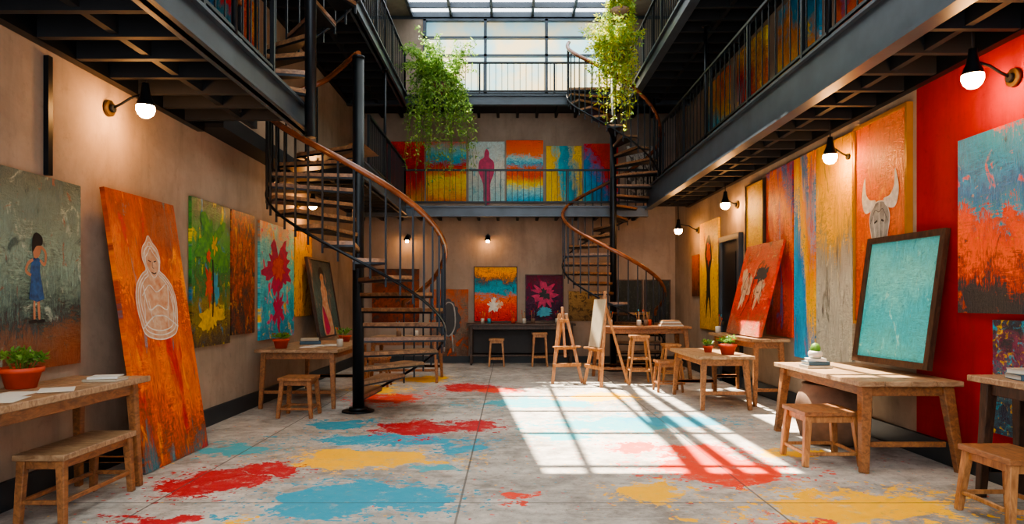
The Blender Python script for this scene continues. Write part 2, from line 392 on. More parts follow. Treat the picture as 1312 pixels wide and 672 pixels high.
pane([(1.05,9.2),(1.75,9.2),(1.75,15.2),(1.05,15.2)],GLASS)
pane([(1.75,9.2),(2.6,9.2),(2.6,15.2),(1.75,15.2)],DIFFR)
pane([(-2.3,15.2),(2.6,15.2),(2.6,16),(-2.3,16)],GLASS)
b.build('window_3')
b=MB()
for x in (-1.97,-.55,.88,2.67): b.box(x-.035,x+.035,15.95,16.05,6.3,8.06,STEELB)
for z in (6.33,7.2,7.62,8.03): b.box(-2,2.7,15.95,16.05,z-.025,z+.025,STEELB)
b.box(-2,2.7,16.06,16.07,6.3,8.06,FROST); b.build('window_1')
b=MB(); b.box(-3.498,-3.46,-1,15.98,0.001,.2,BASEB); b.build('baseboard_left')
b=MB(); b.box(3.86,3.898,-1,15.98,0.001,.2,BASEB); b.build('baseboard_right')
b=MB(); b.box(-3.45,3.85,15.96,15.998,0.001,.16,BASEB); b.box(-.9,1.5,15.97,15.998,.16,.88,DKGREY); b.build('baseboard_back')  # baseboard, plus a dark grey band low on the wall behind the workbench
b=MB(); b.box(-3.498,-3.46,5.13,5.18,2.4,3.3,STEEL); b.build('trim_1')

# ---------------------------------------------------------------- walkways
def fascia(b,p0,p1,z0,z1,t=.05,m=STEELB):
    (x0,y0),(x1,y1)=p0,p1
    b.beam((x0,y0,(z0+z1)/2),(x1,y1,(z0+z1)/2),t,z1-z0,m,ref=(0,0,1))
    for z in (z0+.015,z1-.015): b.beam((x0,y0,z),(x1,y1,z),t+.09,.03,m,ref=(0,0,1))
def walkway(name,x0,x1,y0,y1,z0,z1,edge,joist=.45):
    b=MB(); b.box(x0+.001,x1-.001,y0,y1,z1-.05,z1,UNDER)
    if edge in 'LR':
        ex=x1 if edge=='L' else x0
        fascia(b,(ex,y0),(ex,y1),z0,z1)
        wx=x0+.05 if edge=='L' else x1-.05
        b.box(wx-.04,wx+.04,y0,y1,z0+.05,z1-.05,STEEL)
        y=y0+.1
        while y<y1:
            b.box(min(ex,wx),max(ex,wx),y-.03,y+.03,z0+.06,z1-.05,UNDER); y+=joist
        mx=(ex+wx)/2; b.box(mx-.03,mx+.03,y0,y1,z0+.08,z1-.05,UNDER)
    else:
        fascia(b,(x0,y0),(x1,y0),z0,z1)
        x=x0+.1
        while x<x1: b.box(x-.03,x+.03,y0,y1,z0+.06,z1-.05,UNDER); x+=joist
    return b.build(name)
def railing(name,p0,p1,z0,h,sp=.115,post=1.6,w=.014):
    b=MB(); p0=Vector((*p0,0));p1=Vector((*p1,0)); L=(p1-p0).length; d=(p1-p0)/L
    up=lambda p,z: Vector((p.x,p.y,z))
    b.beam(up(p0,z0+h),up(p1,z0+h),.05,.035,STEEL,ref=(0,0,1))
    b.beam(up(p0,z0+.09),up(p1,z0+.09),.03,.03,STEEL,ref=(0,0,1))
    n=int(L/sp)
    for i in range(n+1):
        p=p0+d*(L*i/n); b.beam(up(p,z0+.09),up(p,z0+h-.02),w,w,STEEL)
    k=max(1,round(L/post))
    for i in range(k+1):
        p=p0+d*(L*i/k); b.beam(up(p,z0+.001),up(p,z0+h),.04,.04,STEEL)
    return b.build(name)
YB=14.75
LX=-2.25
walkway('balcony_walkway',-3.499,LX,-.99,7.65,3.3,3.58,'L')
walkway('balcony_walkway',-3.499,LX,10.15,YB,3.3,3.58,'L')
walkway('balcony_walkway',-3.499,3.0,YB,15.99,3.27,3.5,'B')
walkway('balcony_walkway',3.0,3.899,-.99,YB-.03,3.42,3.88,'R',.5)
walkway('balcony_walkway',-3.499,LX,-.99,YB,5.65,5.9,'L')
walkway('balcony_walkway',-3.499,3.899,YB,15.99,5.68,5.9,'B')
walkway('balcony_walkway',2.6,3.899,-.99,YB-.03,5.65,5.92,'R')
b=MB(); b.box(-3.499,-3.2,7.66,10.14,3.4,3.58,UNDER); b.build('balcony_walkway')
railing('balcony_railing',(LX,-.95),(LX,6.5),3.58,.85,.18,w=.012)
railing('balcony_railing',(LX,10.95),(LX,YB),3.58,.85)
railing('balcony_railing',(LX,YB),(3.0,YB),3.5,.78,.12,w=.012)
railing('balcony_railing',(3.0,-.95),(3.0,13.3),3.88,1.05,.2,w=.012)
railing('balcony_railing',(LX,-.95),(LX,YB),5.9,.9,.15)
railing('balcony_railing',(LX,YB),(2.6,YB),5.9,.7,.13,w=.012)
railing('balcony_railing',(2.6,-.95),(2.6,YB),5.92,.9,.15)
for i,(x,y,z0,z1) in enumerate([(3.0,14.1,3.88,5.65),(3.0,10.4,3.88,5.65),(3.0,6.4,3.88,5.65),(LX,12.4,3.58,5.65),(LX,5.6,3.58,5.65),(LX,12.4,5.9,RZ),(2.62,12.4,5.92,RZ)]):
    b=MB(); b.cyl((x,y,z0+.002),(x,y,z1-.002),.025,10,STEEL); b.cyl((x,y,z0+.002),(x,y,z0+.02),.06,10,STEEL); b.cyl((x,y,z1-.02),(x,y,z1-.002),.06,10,STEEL); b.build('steel_post')

# ---------------------------------------------------------------- spiral stairs
def spiral(cx,cy,R,z0,z1,a0,a1,n,pz0,pz1,pr=.075,rh=.95,tail=None,railstart=0,base=True):
    b=MB(); b.cyl((cx,cy,pz0),(cx,cy,pz1),pr,20,STEEL)
    if base:
        b.cyl((cx,cy,pz0),(cx,cy,pz0+.02),.21,24,STEEL); b.cyl((cx,cy,pz0+.02),(cx,cy,pz0+.06),.12,20,STEEL)
    b.tube([(cx,cy,pz1),(cx,cy,pz1+.03),(cx,cy,pz1+.05)],[pr*1.1,pr*1.1,pr*.4],16,STEEL)
    da=(a1-a0)/n; dz=(z1-z0)/n
    P=lambda a,r,z:(cx+r*math.cos(math.radians(a)),cy+r*math.sin(math.radians(a)),z)
    for i in range(n):
        A=a0+da*i; B=A+da*1.06; z=z0+dz*(i+1)
        def wedge(zt,zb,ri,ro,A,B,m,wi):
            segs=4; o=len(b.v)
            mid=(A+B)/2
            inn=[P(mid-math.copysign(wi,da),ri,0),P(mid+math.copysign(wi,da),ri,0)]
            outer=[P(A+(B-A)*k/segs,ro,0) for k in range(segs+1)]
            ring=[inn[0]]+outer+[inn[1]]
            nn=len(ring)
            for zz in (zb,zt):
                for p in ring: b.v.append(Vector((p[0],p[1],zz)))
            b.face([o+k for k in range(nn)][::-1],m); b.face([o+nn+k for k in range(nn)],m)
            for k in range(nn): b.face([o+k,o+(k+1)%nn,o+nn+(k+1)%nn,o+nn+k],m)
        wedge(z,z-.045,pr*.9,R,A,B,TREAD,30)
        wedge(z-.045,z-.07,pr*.9,R+.01,A+da*.03,B-da*.03,STEEL,25)
    za=lambda a: z0+(z1-z0)*(a-a0)/(a1-a0)
    nb=n*2
    for i in range(railstart*2,nb+1):
        a=a0+(a1-a0)*i/nb
        z=za(a); p=P(a,R,z-.14); q=P(a,R,z+rh+dz*.5); b.beam(p,q,.022,.022,STEEL)
    path=[P(a0+(a1-a0)*k/(n*4),R,za(a0+(a1-a0)*k/(n*4))+rh+dz*.5) for k in range(railstart*4,n*4+1)]
    if tail: path=path+[Vector(t) for t in tail]
    p0=Vector(path[0]); path=[p0+Vector((0,0,-.12))]+path
    b.tube(path,.038,10,RAILW)
    lo=[P(a0+(a1-a0)*k/(n*4),R+.005,za(a0+(a1-a0)*k/(n*4))-.01) for k in range(0,n*4+1)]
    b.tube(lo,.018,8,STEEL)
    return b
b=spiral(-1.97,8.93,1.13,0,3.5,104,-227,18,0.001,4.62,tail=[(-2.6,9.72,4.60),(-2.35,9.45,4.66),(-2.12,9.15,4.70),(-1.97,8.95,4.70)],railstart=2)
b.poly([(-3.0,10.14,3.575),(-3.0,9.7,3.575),(-2.55,9.75,3.575),(-1.97,8.97,3.575),(-1.9,10.0,3.575),(-2.2,10.14,3.575)],TREAD)
b.build('spiral_staircase')
b=spiral(-2.12,7.3,.72,3.5,5.75,215,-25,11,3.2,6.9,pr=.06,base=False); b.build('spiral_staircase')
b=spiral(2.17,14.2,1.05,0,3.88,45,-360,19,.001,7.0,pr=.07,railstart=1); b.build('spiral_staircase')
b=spiral(2.17,14.2,.95,3.88,5.9,-372,-560,10,3.9,4.0,pr=.065,base=False); b.build('spiral_staircase')

# ---------------------------------------------------------------- furniture
def table(name,x0,x1,y0,y1,h,top=WOODT,leg=WOOD,t=.045,lw=.06,splay=.05,inset=.1,stretch=True):
    b=MB()
    nx=(x1-x0)<(y1-y0)
    k=4
    for i in range(k):
        if nx: a=x0+(x1-x0)*i/k; c=x0+(x1-x0)*(i+1)/k-.003; b.box(a,c,y0,y1,h-t,h,top)
        else: a=y0+(y1-y0)*i/k; c=y0+(y1-y0)*(i+1)/k-.003; b.box(x0,x1,a,c,h-t,h,top)
    ix,iy=inset,inset
    b.box(x0+ix,x1-ix,y0+iy-.015,y0+iy+.015,h-t-.09,h-t,leg); b.box(x0+ix,x1-ix,y1-iy-.015,y1-iy+.015,h-t-.09,h-t,leg)
    b.box(x0+ix-.015,x0+ix+.015,y0+iy,y1-iy,h-t-.09,h-t,leg); b.box(x1-ix-.015,x1-ix+.015,y0+iy,y1-iy,h-t-.09,h-t,leg)
    for sx,X in ((-1,x0+ix),(1,x1-ix)):
        for sy,Y in ((-1,y0+iy),(1,y1-iy)):
            b.beam((X,Y,h-t),(X+sx*splay*.6,Y+sy*splay,0.001),lw*1.15,lw*1.15,leg,lw*.8,lw*.8)
    if stretch:
        z=.22
        b.beam((x0+ix,y1-iy,z),(x1-ix,y1-iy,z),.03,.05,leg,ref=(0,0,1))
        for Y in (y0+iy,y1-iy): b.beam((x0+ix,Y,z),(x1-ix,Y,z),.03,.045,leg,ref=(0,0,1))
    return b.build(name,.005)
def stool(name,cx,cy,sx,sy,h,mat=WOOD,leg=None,t=.04,lw=.042,splay=.04,rungs=(.3,)):
    leg=leg or mat; b=MB(); b.box(cx-sx/2,cx+sx/2,cy-sy/2,cy+sy/2,h-t,h,mat)
    ix,iy=sx/2-.045,sy/2-.045
    P={}
    for a in (-1,1):
        for c in (-1,1):
            p0=Vector((cx+a*ix,cy+c*iy,h-t)); p1=Vector((cx+a*(ix+splay),cy+c*(iy+splay),.001)); P[a,c]=(p0,p1)
            b.beam(p0,p1,lw,lw,leg,lw*.8,lw*.8)
    for c in (-1,1): b.box(cx-ix,cx+ix,cy+c*iy-.01,cy+c*iy+.01,h-t-.06,h-t,leg)
    for a in (-1,1): b.box(cx+a*ix-.01,cx+a*ix+.01,cy-iy,cy+iy,h-t-.06,h-t,leg)
    for r in rungs:
        f=1-r
        for k1,k2 in (((-1,-1),(1,-1)),((-1,1),(1,1)),((-1,-1),(-1,1)),((1,-1),(1,1))):
            a=P[k1][0].lerp(P[k1][1],f); c=P[k2][0].lerp(P[k2][1],f); b.beam(a,c,.022,.03,leg,ref=(0,0,1))
    return b.build(name,.004)
table('work_table',-3.44,-2.83,3.1,5.4,.86)
stool('wooden_bench',-3.02,4.8,.34,.85,.46,WOODT,WOOD,splay=.02,rungs=(.35,),lw=.055)
table('work_table',-3.4,-2.28,9.1,11.3,.8)
stool('wooden_stool',-2.64,8.6,.42,.4,.5,WOOD,rungs=(.25,),lw=.055)
table('work_table',-2.5,-1.2,12.0,13.0,.8)
stool('wooden_stool',-2.2,11.6,.35,.35,.5,WOOD)
table('work_table',2.95,3.84,5.75,7.6,.77,lw=.08,splay=.1)
stool('wooden_stool',2.83,6.2,.5,.5,.48,WOOD,WOODL,rungs=(.25,),lw=.06)
table('work_table',2.5,3.25,9.0,10.6,.72,lw=.065,splay=.07)
stool('wooden_stool',2.55,10.95,.4,.36,.5,WOOD)
table('work_table',3.3,3.84,9.3,11.3,.93)
table('work_table',3.42,3.85,3.6,5.1,.9,top=WOODT,leg=WOODD,lw=.07)
stool('wooden_stool',3.3,4.5,.36,.5,.46,WOOD,WOODL,lw=.055)
table('workbench',1.6,3.3,12.3,13.15,.99,top=WOOD,leg=WOOD,splay=.12,lw=.07)
table('workbench',-.95,1.5,15.3,15.9,.94,top=WOODD,leg=WOODD,splay=0)
for x,y,h in ((-.27,15.1,.62),(.68,15.1,.75)): stool('bar_stool',x,y,.34,.34,h,WOODL,splay=.04)
stool('bar_stool',2.28,11.95,.32,.32,.85,WOODL,splay=.09,rungs=(.3,.55))
stool('bar_stool',2.85,12.0,.3,.3,.7,WOODL,splay=.08)
def easel(x,y,h,w,yaw,board=True):
    b=MB(); c,s=math.cos(yaw),math.sin(yaw)
    R=lambda u,v,z:(x+u*c-v*s,y+u*s+v*c,z)
    for sg in (-1,1): b.beam(R(sg*w/2,-.1,.001),R(sg*.06,.12,h),.055,.04,WOODL)
    b.beam(R(0,.62,.001),R(0,.14,h-.08),.045,.035,WOODL)
    b.beam(R(0,.0,.45),R(0,.15,h+.12),.045,.025,WOODL)
    f=lambda z:-.1+.22*z/h
    for z in (.32,.62,h-.12):
        ww=w/2*(1-z/h)+.06; b.beam(R(-ww,f(z)-.03,z),R(ww,f(z)-.03,z),.035,.06,WOODL,ref=(0,0,1))
    b.beam(R(-w*.45,f(.62)-.08,.64),R(w*.45,f(.62)-.08,.64),.09,.025,WOODL,ref=(0,0,1))
    if board:
        z0=.66;z1=h-.02; P=[]
        for dv in (-.075,-.05):
            for u,z in ((-w*.32,z0),(w*.32,z0),(w*.32,z1),(-w*.32,z1)): P.append(R(u,f(z)+dv,z))
        b.hexa(P,BOOKB)
    return b.build('painting_easel',.003)
easel(1.0,12.1,1.22,.56,.3,False)
easel(1.52,11.7,1.5,.55,-1.15,True)
b=MB(); b.lathe((3.32,7.0,.001),[(0,0),(.24,0),(.31,.06),(.35,.2),(.36,.36),(.33,.5),(.28,.57),(.3,.6),(.27,.61),(.22,.54),(0,.5)],28,CLAY); b.build('clay_jar')

# ---------------------------------------------------------------- small props
def pot(b,x,y,z,r,h,m=TERRA):
    b.lathe((x,y,z),[(0,0),(r*.68,0),(r*.9,h*.75),(r*1.02,h*.76),(r*1.05,h),(r*.92,h),(r*.9,h*.85),(0,h*.85)],20,m)
    b.lathe((x,y,z),[(r*.9,h*.87),(0,h*.88)],20,SOIL)
def leaf(b,p,d,l,w,m,rnd):
    d=d.normalized(); s=d.cross(Vector((rnd.uniform(-1,1),rnd.uniform(-1,1),rnd.uniform(.2,1)))).normalized()*w/2
    nrm=d.cross(s).normalized()*w*.25
    o=len(b.v); b.v+=[p,p+d*l*.45+s+nrm,p+d*l,p+d*l*.45-s+nrm]; b.face([o,o+1,o+2,o+3],m)
def potted(name,x,y,z,r,h,n,spread,height,m=LEAF,flower=None,seed=1,lf=.05):
    b=MB(); pot(b,x,y,z,r,h); rnd=random.Random(seed)
    for i in range(n):
        a=rnd.uniform(0,6.28); q=rnd.uniform(.1,1)**.6
        base=Vector((x+r*.5*q*math.cos(a),y+r*.5*q*math.sin(a),z+h*.88)); tip=Vector((x+spread*q*math.cos(a),y+spread*q*math.sin(a),z+h+height*rnd.uniform(.5,1)*(1.1-.5*q)))
        mid=(base+tip)/2+Vector((0,0,height*.15)); b.tube([base,mid,tip],.002,4,m,False)
        for k in range(7):
            t=rnd.uniform(.3,1); p=base.lerp(mid,t*2) if t<.5 else mid.lerp(tip,t*2-1)
            leaf(b,p,Vector((rnd.uniform(-1,1),rnd.uniform(-1,1),rnd.uniform(-.2,.9))),lf,lf*.5,m,rnd)
        if flower and i%3==0:
            for k in range(5): leaf(b,tip,Vector((math.cos(k*1.26),math.sin(k*1.26),.4)),.03,.022,flower,rnd)
    return b.build(name,recalc=False)
potted('potted_plant',-3.3,4.62,.861,.13,.14,30,.15,.15,seed=3)
potted('potted_plant',-3.12,9.35,.801,.11,.13,18,.12,.1,seed=4,flower=ORP)
potted('potted_plant',-2.62,10.9,.801,.1,.1,20,.14,.14,seed=5)
potted('potted_flower',2.98,9.3,.721,.12,.14,24,.15,.14,seed=6,flower=ORP)
potted('potted_flower',2.83,9.7,.721,.07,.09,12,.1,.1,seed=8,flower=YELP)
def books(name,x,y,z,items,ang=0):
    b=MB(); zz=z; rnd=random.Random(int(x*100))
    for (w,d,t,m) in items:
        a=ang+rnd.uniform(-.2,.2); c,s=math.cos(a),math.sin(a)
        R=lambda u,v,w2:(x+u*c-v*s,y+u*s+v*c,w2)
        def bx(u0,u1,v0,v1,z0,z1,mm): b.hexa([R(u0,v0,z0),R(u1,v0,z0),R(u1,v1,z0),R(u0,v1,z0),R(u0,v0,z1),R(u1,v0,z1),R(u1,v1,z1),R(u0,v1,z1)],mm)
        bx(-w/2,w/2,-d/2,d/2,zz,zz+t*.12,m); bx(-w/2,w/2,-d/2,d/2,zz+t*.88,zz+t,m); bx(-w/2+.008,w/2-.008,-d/2+.008,d/2,zz+t*.12,zz+t*.88,PAPER); bx(-w/2,w/2,-d/2,-d/2+.006,zz,zz+t,m)
        zz+=t+.0005
    return b.build(name)
books('stack_of_books',3.12,6.95,.771,[(.26,.2,.03,BOOKB),(.22,.17,.035,BOOKA),(.18,.14,.03,PAPER)])
b=MB(); b.lathe((3.12,6.95,.868),[(0,0),(.05,0),(.07,.03),(.07,.06),(.055,.075),(0,.07)],18,CERAM); b.lathe((3.12,6.95,.94),[(.045,0),(.05,.03),(.035,.07),(0,.085)],14,LEAF); b.build('potted_cactus')
books('stack_of_books',3.66,4.75,.901,[(.28,.22,.04,BOOKA),(.26,.2,.035,BOOKB)])
books('stack_of_books',-2.98,5.05,.861,[(.24,.2,.02,BOOKB),(.2,.18,.015,PAPER)],.2)
books('stack_of_books',-3.0,10.3,.801,[(.3,.24,.05,BOOKA),(.26,.2,.04,BOOKB)],.3)
b=MB(); rnd=random.Random(5)
for i,(x,y) in enumerate([(-3.12,4.3),(-3.0,4.05),(-3.2,4.0),(-2.98,4.5),(-3.05,3.8)]):
    z=.861+i*.0012
    a=rnd.uniform(-.6,.6);c,s=math.cos(a),math.sin(a); q=[]
    for zz in (z,z+.001):
        for u,v in ((-.1,-.14),(.1,-.14),(.1,.14),(-.1,.14)): q.append((x+u*c-v*s,y+u*s+v*c,zz))
    b.hexa(q,PAPER)
b.build('paper_sheets')
b=MB()
for (x,y,z,w) in [(-2.8,9.6,.801,.1),(-2.6,10.0,.801,.12),(-2.75,9.9,.801,.1)]:
    b.box(x-w,x+w,y-.14,y+.14,z,z+.008,PAPER)
b.build('paper_sheets')
def jar(name,x,y,z,r,h,m,br=5,seed=1):
    b=MB(); b.lathe((x,y,z),[(0,0),(r,0),(r,h*.85),(r*.9,h),(r*.8,h),(r*.85,h*.8),(0,h*.1)],16,m); rn=random.Random(seed)
    for i in range(br):
        a=rn.uniform(0,6.28); t=(x+r*1.3*math.cos(a),y+r*1.3*math.sin(a),z+h+rn.uniform(.1,.16)); p0=(x+r*.3*math.cos(a),y+r*.3*math.sin(a),z+h*.3)
        b.cyl(p0,t,.004,6,WOODL); tt=Vector(t); d=(tt-Vector(p0)).normalized(); b.cyl(tt,tt+d*.03,.007,6,rn.choice([ORP,CYP,BLACKP,YELP]))
    return b.build(name)
k=0
for (x,y,z,m) in [(-.6,15.6,.941,CERAM),(-.45,15.55,.941,CYP),(.1,15.6,.941,ORP),(.35,15.55,.941,CERAM),(.55,15.6,.941,CLAY),(1.1,15.6,.941,CERAM),(1.2,15.5,.941,ORP),
                (2.4,12.6,.991,CERAM),(2.55,12.7,.991,CLAY),(2.65,12.9,.991,ORP),(1.9,12.8,.991,CERAM),(-2.4,9.7,.801,CERAM),(-2.0,12.4,.801,CLAY),(-1.7,12.5,.801,CERAM),(3.4,11.1,.931,CERAM)]:
    k+=1; jar('brush_jar',x,y,z,.045,.11,m,4,k)
b=MB()
for i in range(6):
    b.box(2.78+i*.01,3.2-i*.015,12.5,12.75+i*.01,.991+i*.018,.991+i*.018+.015,[PAPER,BOOKB,WOODL][i%3])
b.build('stack_of_sketchbooks')

# bracket lamps
def sconce(name,wx,y,z,side,zc,reach=.33,sc=1.0):
    e=bpy.data.objects.new(name,None); bpy.context.collection.objects.link(e); e.location=(wx,y,z); bpy.context.view_layer.update()
    b=MB(); s=side
    b.cyl((wx,y,z),(wx+s*.03,y,z),.07*sc,20,BRASS); b.cyl((wx+s*.03,y,z),(wx+s*.06,y,z),.035*sc,16,STEEL)
    bx=wx+s*reach
    b.tube([(wx+s*.04,y,z),(wx+s*.12,y,z+.04),(wx+s*.2,y,z+.09),(bx-s*.03,y,z+.12),(bx,y,z+.13)],.011,8,STEEL)
    b.build('bracket_arm',parent=e)
    b=MB(); b.lathe((bx,y,z+.02),[(.075*sc,0),(.07*sc,.03),(.045*sc,.09),(.032*sc,.16),(.03*sc,.2),(0,.21)],20,STEEL); b.build('socket',parent=e)
    b=MB(); b.lathe((bx,y,z-.0),[(0,-.085*sc),(.035*sc,-.078*sc),(.062*sc,-.052*sc),(.076*sc,-.015*sc),(.074*sc,.02*sc),(.05*sc,.05*sc),(.03,.07*sc)],20,BULB); b.build('bulb',parent=e)
    b=MB(); b.tube([(bx,y,z+.22),(bx+s*.005,y,(z+zc)/2),(bx,y,zc)],.006,6,CORD); b.build('cord',parent=e)
SN='bracket_lamp'
sconce(SN,-3.497,5.95,3.13,1,3.53)
sconce(SN,3.897,5.25,3.17,-1,3.82)
sconce(SN,3.897,7.75,3.09,-1,3.82,.25)
sconce(SN,3.897,11.6,3.09,-1,3.82,.22)
sconce(SN,3.897,14.0,2.9,-1,3.82,.42)
sconce(SN,-3.497,11.3,3.05,1,3.53,.25)
def bsconce(x,z):
    e=bpy.data.objects.new(SN,None); bpy.context.collection.objects.link(e); e.location=(x,16,z); bpy.context.view_layer.update()
    b=MB(); b.cyl((x,15.997,z+.1),(x,15.96,z+.1),.06,16,STEEL); b.tube([(x,15.96,z+.1),(x,15.85,z+.16),(x,15.75,z+.1)],.01,8,STEEL); b.build('bracket_arm',parent=e)
    b=MB(); b.lathe((x,15.75,z),[(.08,0),(.06,.05),(.03,.1),(0,.11)],16,STEEL); b.build('shade',parent=e)
    b=MB(); b.lathe((x,15.75,z-.03),[(0,-.03),(.03,-.02),(.04,0),(.03,.03),(0,.04)],14,BULB); b.build('bulb',parent=e)
bsconce(-.49,2.85); bsconce(-2.35,2.85)

def foliage(name,cx,cy,zb,R,up,down,n,m,seed,lf=.09,m2=None,skew=(0,0)):
    rnd=random.Random(seed); b=MB()
    b.lathe((cx,cy,zb),[(0,0),(.12,.02),(.2,.12),(.22,.22),(.2,.22),(0,.2)],18,CLAY)
    for i in range(n):
        a=rnd.uniform(0,6.28); r=R*rnd.uniform(.2,1)**.7; hang=rnd.random()<.6
        p0=Vector((cx+.1*math.cos(a),cy+.1*math.sin(a),zb+.2))
        top=p0+Vector((r*.5*math.cos(a)+skew[0]*.3,r*.4*math.sin(a),up*rnd.uniform(.35,1)))
        end=Vector((cx+r*math.cos(a)+skew[0],cy+r*.7*math.sin(a),zb+.2-down*rnd.uniform(.2,1)**1.3*(1-.35*r/R))) if hang else top+Vector((r*.5*math.cos(a),r*.4*math.sin(a),rnd.uniform(-.3,.15)*up))
        pts=[]; K=12
        for k in range(K+1):
            t=k/K; pts.append(p0*(1-t)**2+top*2*t*(1-t)*1.0+end*t*t)
        b.tube(pts,.004,3,m,False)
        for k in range(2,K+1):
            for _ in range(4):
                p=pts[k]+Vector([rnd.uniform(-.05,.05) for _ in range(3)])
                leaf(b,p,Vector((rnd.uniform(-1,1),rnd.uniform(-1,1),rnd.uniform(-1.1,.4))),lf*rnd.uniform(.6,1.2),lf*.38,m if rnd.random()<.5 else (m2 or m),rnd)
    return b.build(name,recalc=False)
foliage('hanging_plant',-1.45,14.35,5.8,.8,.95,2.5,190,LEAF,11,m2=LEAFM)
foliage('hanging_plant',2.0,13.0,5.95,.5,.65,1.75,125,LEAFY,12,m2=LEAFM)
foliage('hanging_plant',2.15,13.2,6.85,.33,.7,.8,45,LEAFY,13,m2=LEAFM)

# ---------------------------------------------------------------- door
b=MB(); DM=plain('door_paint','#262a30',.5)
b.box(3.86,3.898,11.45,12.35,.001,2.5,DM)
for (y0,y1,z0,z1) in ((11.35,11.45,.001,2.6),(12.35,12.45,.001,2.6),(11.45,12.35,2.5,2.6)): b.box(3.82,3.898,y0,y1,z0,z1,STEELB)
for z0,z1 in ((.25,1.1),(1.3,2.3)): b.box(3.85,3.86,11.6,12.2,z0,z1,STEEL)
b.cyl((3.83,12.25,1.05),(3.86,12.25,1.05),.03,12,BRASS); b.build('door_1')

# ================================================================ PAINTINGS
m=paint('canvas_grey_green',[(0,'#8c4c30'),(.2,'#7a5540'),(.27,'#2a3436'),(.36,'#55695f'),(.6,'#7f9484'),(.85,'#64786e'),(1,'#44564f')],0,1,(2,2),.2,[('#a3ad9c',(4,4),.69),('#3b4f4a',(3,3),.68),('#8a5038',(6,6),.72)],fa=.3)
dress=[(.44,.56),(.48,.58),(.53,.56),(.52,.5),(.55,.42),(.57,.36),(.5,.345),(.41,.36),(.43,.46),(.42,.5)]
left_c('painting_of_girl',4.5,5.52,.95,2.38,m,figs=[
  pg([(.46,.34),(.475,.36),(.48,.26),(.46,.26)],SKINP),pg([(.5,.34),(.52,.36),(.53,.26),(.51,.26)],SKINP),
  pg([(.42,.25),(.49,.255),(.49,.24),(.42,.235)],BLACKP),pg([(.5,.25),(.57,.255),(.57,.24),(.5,.235)],BLACKP),
  ('p',dress,BLUEP,0),st([(.45,.56),(.4,.54),(.38,.5),(.43,.48)],SKINP,.022),st([(.52,.56),(.57,.54),(.58,.6),(.53,.63)],SKINP,.022),
  pg([(.46,.57),(.45,.62),(.49,.66),(.53,.63),(.51,.58)],SKINP),pg([(.44,.6),(.44,.67),(.48,.7),(.54,.68),(.54,.64),(.48,.63)],BLACKP)])
m=paint('canvas_orange_rust',[(0,'#3f6f7a'),(.14,'#8c4420'),(.3,'#c94f1a'),(.45,'#e0701f'),(.6,'#a83a1a'),(.72,'#df7420'),(.85,'#b5481c'),(1,'#803824')],.1,.85,(1.8,1.3),.5,[('#3d7f8c',(4,1.6),.71),('#b8242a',(3,2),.69),('#e8924a',(4,3),.69),('#2f5f6a',(9,2),.72)],off=.08,fa=.6)
bu=[(.28,.475),(.22,.53),(.2,.6),(.24,.66),(.33,.7),(.4,.72),(.37,.76),(.39,.8),(.45,.825),(.5,.85),(.55,.825),(.61,.8),(.63,.76),(.6,.72),(.67,.7),(.76,.66),(.8,.6),(.78,.53),(.72,.475),(.5,.455)]
figs=[pg(bu,PALEP)]
for k in (1,.9,.8): figs.append(st([((u-.5)*k+.5,(v-.62)*k+.62) for u,v in bu],WHITEP,.011,True))
figs+= [st([(.24,.5),(.4,.54),(.5,.545),(.6,.54),(.77,.5)],WHITEP,.013),st([(.32,.66),(.36,.57),(.5,.585),(.64,.57),(.69,.66)],WHITEP,.013),
 st([(.41,.73),(.41,.79),(.5,.81),(.59,.79),(.59,.73),(.5,.69),(.41,.73)],WHITEP,.01),st([(.44,.755),(.48,.75)],BLACKP,.01),st([(.52,.75),(.56,.755)],BLACKP,.01),st([(.5,.75),(.49,.73),(.51,.725)],BLACKP,.007),st([(.465,.71),(.5,.705),(.535,.71)],BLACKP,.01),st([(.28,.62),(.4,.66),(.5,.635),(.66,.67)],WHITEP,.01),st([(.27,.52),(.31,.62)],WHITEP,.01),st([(.73,.52),(.7,.62)],WHITEP,.01),st([(.38,.52),(.36,.6)],WHITEP,.008),st([(.6,.5),(.63,.58)],WHITEP,.008)]
canvas('leaning_painting_of_buddha',(-3.06,5.68,.001),(.02,1.14,0),(-.36,.02,2.4),m,th=.04,figs=figs)
m=paint('canvas_tree',[(0,'#4a3a2a'),(.25,'#8c752f'),(.45,'#2f6a38'),(.7,'#479445'),(1,'#2f4434')],0,1,(3,3),.4,[('#dcc62f',(5,4),.68),('#2d7fa8',(4,4),.70)],fa=.6)
left_c('painting_of_tree',7.45,8.48,.93,2.6,m,figs=[bl(.5,.68,.3,.2,ir=.5,m=GRNP,seed=3),bl(.48,.2,.26,.09,ir=.4,m=YELP,seed=2),bl(.42,.42,.08,.12,ir=.6,m=ORP,seed=5),bl(.6,.4,.07,.1,ir=.6,m=CYP,seed=6),bl(.55,.7,.06,.05,ir=.6,m=YELP,seed=7),bl(.4,.62,.05,.04,ir=.6,m=ORP,seed=9),st([(.5,.2),(.52,.4),(.5,.6)],BLACKP,.03)])
m=paint('canvas_ornament',[(0,'#332623'),(.3,'#8c3f24'),(.5,'#cf5a2c'),(.7,'#3a2a26'),(1,'#b54d26')],.1,.6,(4,4),.7,[('#d99a54',(7,7),.66),('#1f1c20',(6,6),.66)],fa=.9)
left_c('painting_abstract',8.52,9.3,1.02,2.6,m)
m=paint('canvas_pink_cyan',[(0,'#2f8fae'),(.3,'#4ab5c0'),(.6,'#7fccc5'),(1,'#e0752a')],0,.8,(3,3),.5,[('#efb52a',(4,4),.67),('#d93a6a',(5,5),.68)],fa=.5)
